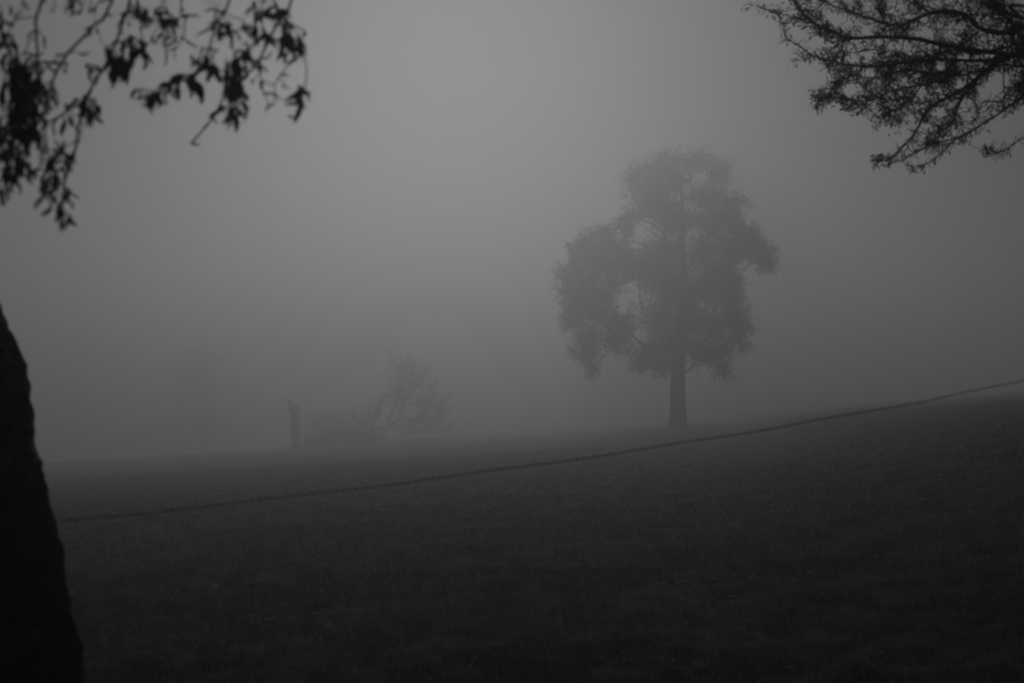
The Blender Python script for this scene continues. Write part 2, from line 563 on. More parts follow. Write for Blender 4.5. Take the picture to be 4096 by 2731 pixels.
def snag():
    D = 116.0
    base = crop4(1055, 745, D); base[2] = gz(base[0], base[1]) - .03
    root = empty("broken_snag", base)
    tag(root, "broken-off tree stump with a splintered spike pointing left", "tree stump")
    U = D / FPX / 1.809
    P = [base + np.array([0, 0, -.2]), crop4(1058, 700, D), crop4(1052, 600, D), crop4(1050, 520, D), crop4(1047, 455, D)]
    bark_trunk(P, np.array([50, 37, 33, 33, 33]) * U, 20, .03, 5, 8).build("trunk", M["far_bark"], root, base)
    for pts, r in (([(1018, 480), (1016, 440), (1008, 412), (994, 396), (972, 386)], (18, 15, 11, 8, 2)),
                   ([(1075, 480), (1072, 445), (1074, 425)], (14, 10, 2)), ([(1045, 480), (1042, 455), (1046, 440)], (12, 8, 2))):
        s = MB(); PP = catmull([crop4(x, y, D + .1) for x, y in pts], 4)
        s.tube(PP, np.interp(np.linspace(0, 1, len(PP)), np.linspace(0, 1, len(r)), r) * U, 6, .1)
        s.build("splinter", M["far_bark"], root, base)
snag()

def fallen_crown():
    D = 120.0; U = D / FPX / 1.809
    base = crop4(1620, 690, D); base[2] = gz(base[0], base[1]) - .02
    root = empty("fallen_tree", base)
    tag(root, "fallen tree with bare upright branches lying right of the stump", "fallen tree")
    rng = np.random.default_rng(5)
    z0 = lambda x, y, dd=0: crop4(x, y, D + dd)
    log = MB(); P = catmull([crop4(1120, 705, 117), crop4(1300, 675, 118), crop4(1480, 650, 119), crop4(1600, 622, 120), crop4(1720, 590, 120)], 6)
    log.tube(P, np.linspace(24, 9, len(P)) * U, 10, .06)
    log.build("trunk", M["far_bark"], root, base)
    limbs = [([(1600, 620), (1650, 490), (1690, 400), (1760, 345), (1790, 240), (1815, 150)], 9),
             ([(1715, 560), (1760, 440), (1800, 350), (1840, 260), (1860, 180), (1870, 120)], 8),
             ([(1760, 345), (1785, 330), (1810, 320)], 4),
             ([(1720, 590), (1800, 530), (1830, 430), (1840, 380), (1930, 300), (1960, 230), (2000, 200)], 6),
             ([(1835, 432), (1940, 415), (2000, 390), (2040, 310), (2060, 285)], 6),
             ([(1740, 585), (1830, 535), (1920, 540), (1980, 510), (2070, 515), (2120, 500)], 6),
             ([(1980, 510), (2020, 420), (2090, 330)], 4), ([(1740, 590), (1830, 605), (1900, 580), (2000, 570), (2100, 590)], 6),
             ([(1480, 650), (1560, 560), (1620, 520), (1660, 470)], 4), ([(1860, 200), (1800, 150), (1730, 110)], 3),
             ([(1840, 380), (1880, 340), (1920, 270)], 3), ([(2000, 510), (1950, 470), (1945, 440)], 3), ([(1920, 540), (2000, 480), (2080, 440), (2120, 470)], 4), ([(1740, 600), (1850, 640), (1960, 620), (2060, 640), (2150, 610)], 5), ([(1600, 625), (1560, 580), (1500, 560), (1440, 500)], 4), ([(1480, 650), (1420, 590), (1330, 560), (1260, 520)], 4), ([(1300, 675), (1260, 600), (1180, 560), (1110, 530)], 4), ([(2070, 515), (2110, 440), (2130, 380)], 3), ([(1960, 620), (2040, 560), (2110, 540)], 3), ([(1790, 240), (1850, 250), (1900, 200)], 3)]
    for pts, r in limbs:
        dd = rng.uniform(-1.1, 1.1)
        b = MB(); P = catmull([z0(x + rng.normal(0, 4), y + rng.normal(0, 4), dd * k / len(pts)) for k, (x, y) in enumerate(pts)], 6)
        b.tube(P, np.linspace(r * .95, 2.0, len(P)) * U, 6, .05)
        for k in range(int(len(P) * 1.5)):
            q = P[rng.integers(len(P) // 4, len(P))]
            t = wander(q, np.array([rng.normal(.15, .7), rng.normal(0, .6), rng.normal(.55, .6)]), rng.uniform(.4, 1.7), 5, .28, rng)
            b.tube(t, np.linspace(.024, .01, len(t)), 4)
            for j in range(2):
                t2 = wander(t[rng.integers(1, 5)], np.array([rng.normal(.1, .8), rng.normal(0, .6), rng.normal(.4, .7)]), rng.uniform(.3, .9), 3, .3, rng)
                b.tube(t2, np.linspace(.014, .008, len(t2)), 3)
        b.build("branch", M["far_bark"], root, base)
fallen_crown()

def bramble():
    D = 118.0
    base = crop4(1380, 720, D); base[2] = gz(base[0], base[1])
    root = empty("bramble_thicket", base)
    tag(root, "low tangled thicket between the broken stump and the fallen branches", "bush")
    rng = np.random.default_rng(9); st = MB(); lf = MB()
    prof = ([1100, 1160, 1230, 1280, 1330, 1400, 1450, 1520, 1580, 1680, 1800, 2000, 2130], [560, 640, 545, 520, 560, 545, 500, 540, 570, 640, 660, 670, 720])
    for k in range(760):
        x = rng.uniform(1105, 2130) if rng.random() < .5 else rng.uniform(1190, 1590)
        y0 = 735 - (x - 1190) * .02
        top = np.interp(x, *prof) + rng.normal(0, 22)
        dd = rng.uniform(-1.6, 1.6)
        p = crop4(x, y0, D + dd); p[2] = gz(p[0], p[1]) - .02
        h = max(.15, crop4(x, top, D)[2] - p[2]) * rng.uniform(.35, 1.2)
        w = wander(p, np.array([rng.normal(.1, .75), rng.normal(0, .5), 1.0]), h * 1.35, 8, .26, rng, -.05)
        st.tube(w, np.linspace(.02, .009, len(w)), 4)
        nl = rng.integers(0, 5)
        lf.leaves(w[rng.integers(1, 7, nl)] + rng.normal(0, .13, (nl, 3)), rng.uniform(.08, .17, nl), .2)
    st.build("stems", M["far_bark"], root, base, kind="stuff")
    lf.build("foliage", M["foliage"], root, base, smooth=False, kind="stuff")
bramble()

# ------------------------------------------------------------------ a tree almost lost in the fog far to the left
def ghost_tree():
    D = 195.0
    x = (815 - 2048) / FPX * D
    base = np.array([x, D, gz(x, D) - .05])
    root = empty("distant_tree", base)
    tag(root, "faint distant tree almost lost in fog left of the stump", "tree")
    top = at(790, 1400, D)[2]; H = top - base[2]
    rng = np.random.default_rng(31)
    bark_trunk([base + np.array([0, 0, -.2]), base + np.array([.1, 0, H * .3]), base + np.array([-.1, 0, H * .6]), base + np.array([.1, 0, H * .9])], [.65, .5, .36, .12], 12, .03, 5, 4).build("trunk", M["far_bark"], root, base)
    lb = MB(); cr = MB()
    for k in range(46):
        hh = rng.uniform(.42, 1.0); r = 4.2 * math.sqrt(max(.05, 1 - ((hh - .68) / .36) ** 2))
        a = rng.uniform(0, 2 * math.pi); q = r * math.sqrt(rng.random())
        c = base + np.array([q * math.cos(a), q * math.sin(a), H * hh])
        s0 = base + np.array([0, 0, H * max(.3, hh - .2)])
        P = catmull([s0, (s0 + c) / 2 + np.array([0, 0, .2]), c], 4)
        lb.tube(P, np.linspace(.09, .03, len(P)), 5)
        n = 160
        cr.leaves(c + rng.normal(0, .8, (n, 3)), rng.uniform(.2, .4, n), .3)
    lb.build("limbs", M["far_bark"], root, base)
    cr.build("crown", M["foliage"], root, base, smooth=False, kind="stuff")
ghost_tree()

# ------------------------------------------------------------------ near leaves: a few curled shapes shared by all copies
def leaf_mesh(seed, width, curl, fold, twist):
    r = np.random.default_rng(seed)
    rows = 6; V = []; F = []
    for j in range(rows):
        t = j / (rows - 1)
        w = width * (math.sin(math.pi * min(1, .06 + t * .94) ** .8) ** .9) * .5 + .012
        if j == rows - 1: w = .004
        cx = curl * math.sin(t * 2.4) * .35; zz = -t
        ca, sa = math.cos(twist * t), math.sin(twist * t)
        for k, u in enumerate((-1, 0, 1)):
            xx = u * w * .72 * (1 + r.normal(0, .1)); yy = cx + fold * abs(u) * w + r.normal(0, .012)
            V.append((xx * ca - yy * sa, xx * sa + yy * ca, zz + r.normal(0, .015)))
    for j in range(rows - 1):
        for k in range(2):
            a = j * 3 + k
            F.append((a, a + 1, a + 4, a + 3))
    return np.array(V), np.array(F)

LEAVES = [leaf_mesh(60 + k, *p) for k, p in enumerate(((.44, .5, .5, .6), (.38, -.7, .9, 1.2), (.48, .3, .2, -.4), (.32, .9, 1.2, -1.5), (.42, -.2, .7, 2.0), (.52, .6, .4, .3)))]
LEAF_ME = []
for k, (V, F) in enumerate(LEAVES):
    mb = MB(); mb.raw(V, F)
    o = mb.build("leaf", M["leaf"]); LEAF_ME.append(o.data); bpy.data.objects.remove(o)

def leaf_obj(parent, pos, origin, length, rng, tilt=.45):
    o = bpy.data.objects.new("leaf", LEAF_ME[rng.integers(len(LEAF_ME))])
    C.objects.link(o); o.parent = parent
    o.location = np.asarray(pos) - origin
    o.rotation_euler = (rng.normal(0, tilt), rng.normal(0, tilt), rng.uniform(0, 6.28))
    o.scale = (length * rng.uniform(.65, 1.05), length * .85, length)
    return o

def leaf_into(mb, pos, length, rng, tilt=.6):
    V, F = LEAVES[rng.integers(len(LEAVES))]
    R = np.array(Euler((rng.normal(0, tilt), rng.normal(0, tilt), rng.uniform(0, 6.28))).to_matrix())
    mb.raw((V * length) @ R.T + pos, F)

def in_view(p, margin=0.02):
    if p[1] < .3: return False
    # camera frame
    y = p[1] * CP + (p[2] - CAM_Z) * SP; z = (p[2] - CAM_Z) * CP - p[1] * SP
    return abs(p[0] / y) < .36 + margin and abs(z / y) < .24 + margin

# ------------------------------------------------------------------ the leaning tree at the left edge
def left_tree():
    D = 3.0; KN = D / 3.9
    rng = np.random.default_rng(12)
    edge = [(330, 2780), (280, 2500), (250, 2330), (220, 2160), (198, 2050), (168, 1950), (135, 1800), (118, 1620), (104, 1530), (62, 1425), (2, 1300), (-90, 1150), (-220, 970)]
    rad = [r * KN for r in (.26, .25, .24, .235, .23, .225, .22, .22, .22, .21, .195, .185, .175)]
    P = []
    for (x, y), r in zip(edge, rad):
        p = at(x - 12, y, D); p[0] -= r * 1.0; P.append(p)
    P = np.array(P)
    zg = gz(P[0][0] + .06, D)
    foot = np.array([[P[0][0] + .05, D, zg - .15], [P[0][0] + .03, D, zg + .06], [P[0][0] + .01, D, zg + .24]])
    base = np.array([foot[0][0], D, zg])
    root = empty("leaning_tree", base)
    tag(root, "leaning rough-barked tree at the left edge with drooping withered twigs", "tree")
    fork = np.array([P[-1][0] - .09, D, 1.72])
    allP = np.vstack([foot, P, fork])
    bark_trunk(allP, [.31, .245, .212] + rad + [.125], 96, .011, 12, 11, 2.4, 34).build("trunk", M["bark"], root, base)
    # limbs that carry the twigs, out over the camera's left
    limb_def = [([fork, (-1.75, 3.6, 2.85), (-1.25, 3.35, 3.05), (-.7, 3.2, 3.05), (-.2, 3.15, 2.95)], .09),
                ([fork, (-2.4, 3.6, 3.2), (-1.9, 3.3, 3.9), (-1.2, 3.0, 4.1), (-.4, 2.8, 4.15)], .09),
                ([fork, (-2.7, 4.3, 3.3), (-2.8, 4.9, 4.3), (-2.5, 5.4, 5.1)], .09),
                ([fork, (-2.7, 3.4, 3.4), (-2.7, 2.4, 4.2), (-2.2, 1.4, 4.6), (-1.5, .6, 4.6)], .09),
                ([fork, (-3.0, 3.8, 3.4), (-4.0, 3.6, 4.2), (-4.8, 3.4, 4.5)], .08)]
    limb_def = [([pts[0]] + [(np.array(p) - np.array([0, 0, 1.6])) * KN + np.array([0, 0, 1.1]) for p in pts[1:]], r * .85) for pts, r in limb_def]
    L0 = None
    for pts, r in limb_def:
        b = MB(); PP = catmull(pts, 8); b.tube(PP, np.linspace(r, .025, len(PP)), 10, .04)
        if L0 is None: L0 = PP
        for k in range(26):
            q = PP[rng.integers(len(PP) // 3, len(PP))]
            w = wander(q, np.array([rng.normal(0, .8), rng.normal(0, .8), rng.normal(.5, .5)]), rng.uniform(.5, 1.4), 6, .2, rng)
            if any(in_view(a, .03) for a in w): continue
            b.tube(w, np.linspace(.014, .004, len(w)), 5)
        b.build("limb", M["bark"], root, base)
    def cp(x, y, d):
        return at(x / 1.633, y / 1.633, d)
    U = 2.45 / FPX / 1.633; NEAR = 2.45 / 4.3
    twigs = [  # (path in the enlargement, thickness there, distance)
        ([(275, 0), (240, 200), (243, 330), (245, 450), (252, 640), (240, 800)], 15, 4.3),
        ([(735, 0), (620, 160), (540, 250), (450, 340), (385, 440), (330, 560), (290, 700), (250, 810), (110, 960), (0, 1180)], 15, 4.2),
        ([(850, 0), (820, 90), (780, 210), (720, 370), (655, 480), (590, 590), (555, 660), (520, 800), (495, 960), (470, 1060), (430, 1160), (405, 1330), (392, 1500)], 15, 4.35),
        ([(900, 0), (912, 100), (915, 200), (940, 280), (950, 330)], 9, 4.5),
        ([(1190, 0), (1222, 95), (1205, 160), (1198, 240), (1150, 315)], 9, 4.4),
        ([(1500, 0), (1450, 90), (1415, 150), (1390, 240), (1368, 320), (1335, 410), (1310, 460), (1215, 515), (1090, 565), (1040, 610), (925, 690)], 12, 4.15),
        ([(1900, 0), (1850, 90), (1780, 215), (1720, 340), (1685, 410), (1600, 500), (1500, 590), (1450, 660), (1420, 720), (1360, 810), (1250, 940)], 14, 4.4),
        ([(1870, 110), (1900, 160), (1985, 205), (1965, 280), (1968, 350), (2000, 440), (1992, 570), (1950, 700), (1912, 810)], 8, 4.35),
        ([(1955, 370), (1900, 420), (1860, 455), (1790, 552)], 8, 4.35),
        ([(1690, 420), (1700, 500), (1712, 590), (1765, 690)], 6, 4.45),
        ([(0, 90), (12, 200), (25, 290), (70, 340), (60, 430), (20, 560), (10, 700)], 11, 4.5),
        ([(560, 655), (500, 690), (430, 735), (350, 780), (280, 812)], 8, 4.3),
        ([(285, 950), (320, 1020), (350, 1090), (320, 1200), (270, 1300)], 7, 4.2),
        ([(240, 600), (180, 700), (120, 820), (60, 930), (20, 1050)], 8, 4.1),
        ([(200, 820), (150, 980), (110, 1100), (70, 1230), (30, 1340)], 8, 4.2),
        ([(255, 400), (320, 405), (385, 408)], 6, 4.25), ([(265, 500), (300, 450), (335, 410)], 5, 4.25),
        ([(240, 110), (170, 120), (95, 135), (92, 165)], 6, 4.3), ([(90, 165), (50, 215)], 4, 4.3),
        ([(215, 250), (185, 290), (150, 380)], 7, 4.3), ([(250, 200), (275, 235), (305, 265)], 5, 4.3),
        ([(600, 0), (605, 60), (620, 130)], 6, 4.2), ([(620, 160), (580, 180), (545, 195)], 5, 4.2), ([(640, 170), (630, 225)], 5, 4.2), ([(690, 80), (690, 125)], 4, 4.2),
        ([(560, 0), (530, 20), (475, 60), (455, 120)], 5, 4.2), ([(840, 80), (800, 85), (760, 92)], 6, 4.35), ([(825, 95), (845, 130), (838, 165)], 5, 4.35), ([(790, 200), (830, 265)], 5, 4.35),
        ([(1060, 0), (1050, 90), (1040, 160), (1000, 230), (980, 280)], 8, 4.5), ([(1085, 0), (1100, 50), (1078, 120)], 6, 4.5),
        ([(1040, 220), (1110, 250), (1160, 265), (1095, 310), (1090, 370)], 5, 4.5), ([(1220, 95), (1170, 125)], 5, 4.4), ([(1200, 240), (1212, 272)], 4, 4.4),
        ([(1450, 0), (1400, 15), (1330, 20)], 6, 4.15), ([(1410, 145), (1370, 155), (1352, 190)], 6, 4.15), ([(1360, 325), (1335, 322)], 5, 4.15),
        ([(1320, 430), (1270, 412), (1260, 415)], 6, 4.15), ([(1310, 460), (1380, 460), (1470, 462)], 6, 4.2), ([(1380, 340), (1400, 420), (1400, 500)], 5, 4.2),
        ([(1720, 0), (1700, 90), (1660, 170), (1600, 190), (1500, 210)], 9, 4.4), ([(1510, 215), (1525, 300), (1530, 335)], 5, 4.4), ([(1680, 230), (1640, 330), (1560, 380)], 8, 4.4),
        ([(1600, 430), (1540, 520), (1500, 640), (1490, 760), (1485, 850)], 9, 4.35), ([(1850, 150), (1852, 200), (1870, 300)], 6, 4.4), ([(1690, 480), (1655, 520)], 5, 4.4),
        ([(430, 390), (445, 430), (430, 490)], 5, 4.2), ([(490, 330), (515, 355)], 4, 4.2), ([(480, 345), (430, 350), (375, 370)], 7, 4.2), ([(660, 480), (610, 440), (580, 450), (600, 530)], 6, 4.35),
        ([(360, 0), (378, 35)], 5, 4.2), ([(0, 40), (15, 110), (20, 180)], 6, 4.5), ([(70, 300), (120, 370), (155, 440)], 4, 4.4), ([(880, 240), (840, 290), (770, 330), (720, 400)], 7, 4.4), ([(1420, 720), (1430, 755)], 5, 4.4),
        ([(500, 900), (530, 935)], 5, 4.3), ([(500, 920), (440, 955), (395, 970)], 7, 4.3),
    ]
    branches = []
    for pts, th, d in twigs:
        b = MB()
        W = [cp(x + rng.normal(0, 1.5), y + rng.normal(0, 1.5), (d + .05 * rng.normal() + .012 * k) * NEAR) for k, (x, y) in enumerate(pts)]
        if pts[0][1] == 0:      # goes on up to a limb out of the picture
            j = np.argmin(np.linalg.norm(L0 - (W[0] + np.array([.06, 0, .38])), axis=1))
            W = [L0[j], (L0[j] + W[0]) / 2 + np.array([.04, 0, .05])] + W
        PP = catmull(W, 5)
        r = np.linspace(th * .74, th * .5, len(PP)) * U
        b.tube(PP, r, 8, .07)
        for k in range(max(1, len(PP) // 6)):      # little spurs and buds
            i0 = rng.integers(1, len(PP))
            w = wander(PP[i0], np.array([rng.normal(0, 1), rng.normal(0, .6), rng.normal(-.3, .8)]), rng.uniform(.008, .035), 3, .3, rng)
            b.tube(w, [.0022, .0022, .002, .0014], 5)
        branches.append((b.build("branch", M["twig"], root, base), PP))
    allpts = np.vstack([p for _, p in branches]); owner = np.concatenate([[k] * len(p) for k, (_, p) in enumerate(branches)])
    clusters = [(30,470,35,50,6,85),(20,650,25,50,6,90),(70,600,35,50,5,85),(130,700,40,45,5,80),(180,560,40,40,4,75),(250,680,35,45,4,75),(150,880,45,45,5,80),(70,850,35,50,4,85),(15,820,20,50,4,90),(40,1180,25,40,4,80),(110,1060,20,40,3,80),(250,930,35,30,4,70),(40,30,8,8,1,60),(150,25,5,5,1,62),(500,30,30,30,2,70),(530,70,15,20,1,95),(455,100,5,8,1,60),(12,150,5,10,1,110),(40,280,40,30,6,62),(60,400,45,45,9,75),(30,560,35,70,10,80),
                (200,460,50,40,6,60),(140,520,40,50,6,65),(190,620,50,60,9,70),(310,600,35,50,6,62),(355,660,14,30,3,60),(200,740,55,55,9,75),(80,720,40,55,7,75),(220,850,50,50,9,75),(300,800,22,14,2,50),
                (25,900,30,50,5,80),(60,1050,45,50,8,70),(100,1140,25,45,5,80),(40,1280,20,30,3,65),(155,1000,20,40,4,60),(268,990,25,20,3,50),(290,1130,45,45,8,72),(350,1090,25,35,5,60),(430,1100,22,50,7,62),(300,1200,30,30,3,80),
                (400,1260,16,60,7,62),(390,1410,16,40,6,66),(555,640,25,30,5,60),(555,720,28,45,7,85),(470,820,25,25,2,110),(430,955,10,6,1,95),(700,380,35,35,5,80),(725,470,6,10,2,150),(820,390,30,30,3,135),(795,300,35,25,4,70),
                (870,245,30,20,3,60),(930,360,25,25,4,70),(955,90,35,40,8,68),(1035,120,25,45,6,68),(960,215,5,8,1,58),(990,280,5,8,1,110),(1050,215,20,12,2,55),(610,440,25,18,2,60),(600,500,5,8,1,55),(430,470,4,6,1,42),
                (1480,230,35,30,4,70),(1560,228,20,12,2,55),(1450,290,8,8,1,70),(1590,50,10,14,1,55),(1660,60,20,20,2,62),(1795,60,50,45,9,72),(1680,190,40,40,8,75),(1560,340,40,25,6,65),(1620,370,25,25,3,62),(1530,450,40,45,8,72),
                (1490,540,25,30,4,70),(1535,590,38,55,9,85),(1500,740,20,35,4,100),(1600,610,10,12,1,50),(1345,430,35,35,5,68),(1392,520,10,30,2,110),(1260,560,40,25,4,100),(1310,620,14,25,2,125),(930,650,25,20,4,60),(1012,650,20,30,4,78),
                (1108,585,24,22,4,68),(1690,520,4,8,1,60),(1765,680,3,3,1,72),(1838,540,3,6,1,66),(1860,250,45,40,8,80),(1935,240,25,35,5,70),(1825,310,12,10,1,95),(1970,570,5,10,1,60),(1940,620,20,25,5,100),(1912,740,4,10,1,85),(1095,340,4,6,1,45)]
    n = 0; extra = MB()
    for (x, y, sx, sy, num, ln) in clusters:
        ln = ln * 1.36 if num > 1 else ln * 1.15
        for k in range(int(num * 1.9)):
            p = cp(x + rng.normal(0, sx * .62), y + rng.normal(0, sy * .62) - ln * .3, 2.45 + rng.normal(0, .04 if num > 1 else .01))
            j = np.argmin(np.sum((allpts - p) ** 2 * np.array([1, .2, 1]), axis=1))
            a = allpts[j]
            # keep it hanging on its twig by a thin stalk
            if num > 1: p = p * .82 + np.array([a[0], p[1], a[2]]) * .18
            p[1] = a[1] + rng.normal(0, .015)
            br = branches[owner[j]][0]
            L = ln * U * rng.uniform(.8, 1.2)
            dist = np.linalg.norm(p - a)
            if dist > .006:
                mid = (p + a) / 2 + np.array([0, 0, -.1 * dist])
                extra.tube(catmull([a, mid, p], 3), .0011, 4)
            if n < 298:
                leaf_obj(br, p, base, L, rng, .33)
            else:
                leaf_into(extra, p, L, rng, .42)
            n += 1
    extra.build("leaf_stalks", M["leaf"], root, base, kind="stuff")
    # unseen rest of the crown above and behind, added to shade the foreground
    cr = MB()
    cen = np.array([-1.9, 2.2, 3.7])
    P = cen + rng.normal(0, 1, (240, 3)) * np.array([1.8, 2.0, .8])
    for p in P:
        if p[2] < 2.3 or in_view(p, .07): continue
        m_ = 26
        q = p + rng.normal(0, .17, (m_, 3))
        q = q[[not in_view(a, .05) for a in q]]
        cr.leaves(q, rng.uniform(.07, .12, len(q)), .5)
    cr.build("crown", M["leaf"], root, base, smooth=False, kind="stuff")
left_tree()

# ------------------------------------------------------------------ the tree whose boughs reach in from the right
def right_tree():
    rng = np.random.default_rng(44)
    D = 5.0; U = D / FPX / 1.967; RN = 5.0 / 6.8
    def cp(x, y, d=6.8):
        return at(2900 + x / 1.967, y / 1.967, d * RN)
    bx, by = 4.05, 5.5
    base = np.array([bx, by, gz(bx, by)])
    root = empty("orchard_tree", base)
    tag(root, "dense twiggy boughs of a tree reaching in at the upper right", "tree")
    fork = base + np.array([-.2, -.08, 1.5])
    bark_trunk([base + np.array([.05, 0, -.15]), base + np.array([0, 0, .4]), base + np.array([-.08, 0, 1.2]), fork], [.28, .2, .17, .16], 32, .024, 10, 5).build("trunk", M["bark"], root, base)
    limbs = [  # path in the enlargement from the right edge inwards, thickness start/end, distance
        ([(2480, 450), (2352, 440), (2000, 405), (1700, 350), (1500, 305), (1250, 295), (1000, 300), (860, 260), (780, 220), (640, 135), (540, 0), (480, -120)], 52, 17, 6.8),
        ([(2480, 250), (2300, 255), (2120, 255), (2000, 215), (1900, 130), (1800, 100), (1650, 100), (1480, 160), (1400, 195), (1250, 180), (1050, 110), (820, 30), (700, -60)], 56, 8, 6.5),
        ([(2480, 310), (2352, 335), (2000, 420), (1800, 395), (1560, 460), (1300, 480)], 40, 10, 7.1),
        ([(2480, 420), (2352, 430), (2050, 480), (1700, 470), (1450, 495), (1200, 520), (950, 512), (850, 482), (680, 440), (590, 375), (480, 295), (462, 170)], 42, 6, 6.7),
        ([(2250, 450), (2100, 520), (1950, 650), (1800, 740), (1650, 820), (1570, 900), (1500, 1040), (1390, 1170), (1300, 1250), (1190, 1278)], 40, 10, 6.6),
        ([(2480, 660), (2352, 760), (2230, 840), (2100, 930), (1900, 1050), (1810, 1100), (1730, 1180), (1600, 1275), (1480, 1320)], 30, 7, 6.9),
        ([(1930, 1035), (1800, 1090), (1650, 1130), (1540, 1180), (1480, 1200), (1420, 1242)], 14, 7, 6.9),
        ([(3300, 560), (2800, 840), (2352, 1080), (2230, 1160), (2160, 1200), (2100, 1180), (2055, 1182)], 14, 5, 7.2),
        ([(1960, 640), (1870, 760), (1830, 860), (1790, 950), (1700, 1060), (1600, 1160)], 20, 8, 6.5),
        ([(1850, 560), (1700, 640), (1500, 670), (1300, 720), (1180, 780), (1080, 800), (1000, 790), (880, 742), (800, 762), (720, 832)], 20, 6, 7.0),
        ([(1600, 100), (1540, 50), (1480, 0), (1400, -90)], 22, 16, 6.4),
        ([(700, 190), (620, 165), (540, 140), (380, 92), (190, 38)], 11, 4, 6.8),
        ([(2480, 560), (2200, 520), (2000, 560), (1800, 600), (1600, 570), (1350, 560), (1150, 620), (1000, 600), (880, 660)], 24, 6, 7.3),
        ([(2200, 500), (2190, 650), (2190, 800), (2050, 800), (1900, 870)], 14, 5, 7.0),
        ([(1960, 640), (1965, 780), (1985, 900), (1980, 960)], 12, 6, 6.7),
        ([(2480, 80), (2300, 120), (2150, 60), (2050, -60)], 30, 14, 6.3),
        ([(2480, 180), (2250, 160), (2050, 30), (1900, -80)], 30, 12, 7.2),
        ([(1250, 180), (1220, 90), (1200, 0), (1190, -80)], 16, 10, 6.6),
        ([(1700, 350), (1640, 500), (1560, 640), (1480, 760), (1350, 850), (1230, 930)], 20, 8, 6.6),
        ([(1300, 480), (1200, 400), (1050, 405), (950, 410), (860, 370)], 10, 4, 7.1), ([(1090, 110), (1040, 20), (1000, -60)], 12, 8, 6.7),
        ([(840, 760), (770, 760), (680, 732)], 8, 4, 7.0), ([(1560, 470), (1400, 600), (1250, 690), (1100, 850), (960, 830)], 12, 5, 7.2), ([(680, 440), (640, 470), (560, 470), (540, 490)], 6, 3, 6.7),
        ([(2300, 420), (2352, 620), (2300, 760)], 16, 6, 7.3), ([(2000, 250), (1900, 330), (1780, 500), (1740, 620)], 18, 8, 6.9), ([(1450, 190), (1430, 250), (1380, 400), (1330, 540)], 10, 4, 6.6),
    ]
    poly = [(440, -150), (500, 20), (560, 60), (560, 250), (640, 330), (760, 420), (800, 520), (790, 620), (720, 720), (820, 800), (960, 850), (1080, 880), (1130, 1040), (1250, 990), (1350, 1000), (1400, 1110),
            (1500, 1000), (1560, 900), (1620, 920), (1540, 1150), (1660, 1160), (1760, 1090), (1900, 1000), (2030, 950), (2150, 880), (2352, 770), (2700, 700), (2700, -400), (440, -400)]
    PX = np.array(poly, float)
    def inside(x, y):
        c = False; n = len(PX); j = n - 1
        for i in range(n):
            xi, yi = PX[i]; xj, yj = PX[j]
            if (yi > y) != (yj > y) and x < (xj - xi) * (y - yi) / (yj - yi) + xi: c = not c
            j = i
        return c
    holes = [(1400, 360, 45, 40), (1150, 425, 45, 25), (1700, 520, 40, 35), (1540, 720, 40, 45), (1880, 450, 40, 30), (2080, 430, 40, 25), (1520, 275, 50, 25), (1140, 580, 40, 30), (870, 150, 50, 45), (1000, 700, 80, 40),
             (1600, 300, 30, 20), (2150, 620, 80, 60), (1850, 660, 35, 35), (1900, 850, 60, 70), (2080, 720, 60, 60), (1690, 880, 50, 30), (1160, 830, 35, 25), (730, 330, 40, 35), (1010, 470, 40, 25)]
    LIMB2 = np.vstack([catmull(np.array(q[0], float), 5) for q in limbs])
    inner = inside
    def inside(x, y):
        return inner(x, y) or np.min((LIMB2[:, 0] - x) ** 2 + (LIMB2[:, 1] - y) ** 2) < 58 ** 2
    def hole(x, y):
        return any(((x - a) / w) ** 2 + ((y - b) / h) ** 2 < 1 for a, b, w, h in holes)
    branches = []; B = []
    for pts, t0, t1, d in limbs:
        b = MB()
        W = [cp(x + rng.normal(0, 3), y + rng.normal(0, 3), d + .03 * rng.normal()) for x, y in pts]
        if pts[0][0] >= 2470:
            W = [fork, fork * .55 + W[0] * .45 + np.array([0, 0, .12])] + W
        PP = catmull(W, 6)
        r = np.linspace(t0, t1, len(PP)) * .43 * U
        if pts[0][0] >= 2470: r[:12] = np.linspace(max(.035, r[0] * 1.5), r[12], 12)
        b.tube(PP, r, 8, .06)
        B.append((b, PP, pts, d)); 
    # twigs: short wandering shoots all along the boughs, kept to the outline of the crown
    ends = []; t0s = [q[1] for q in limbs]
    for bi, (b, PP, pts, d) in enumerate(B):
        C2 = catmull(np.array(pts, float), 8)
        length = np.sum(np.linalg.norm(np.diff(C2, axis=0), axis=1))
        for k in range(int(min(length, 1500) / (7.5 if t0s[bi] > 14 else 26))):
            i0 = rng.integers(3, len(C2)); p = C2[i0].copy(); dd = d + .05 * rng.normal()
            if not inner(*p) and rng.random() < .78: continue      # the outermost shoots are nearly bare
            t = C2[i0] - C2[i0 - 1]; t = t / (np.linalg.norm(t) + 1e-6)
            ang = math.atan2(t[1], t[0]) + rng.choice([-1, 1]) * rng.uniform(.3, 1.25)
            L = rng.uniform(40, 280) * rng.uniform(.5, 1); st = 7; path = [p.copy()]; deps = [dd]; slope = rng.normal(0, .12)
            for s_ in range(st):
                ang += rng.normal(0, .28); p = p + np.array([math.cos(ang), math.sin(ang)]) * L / st
                if not inside(*p) or hole(*p): break
                path.append(p.copy()); dd += slope; deps.append(dd)
            if len(path) < 3: continue
            W = catmull([cp(x, y, e) for (x, y), e in zip(path, deps)], 2)
            b.tube(W, np.linspace(rng.uniform(2.4, 4.6), 1.5, len(W)) * U, 5)
            ends.append((bi, W))
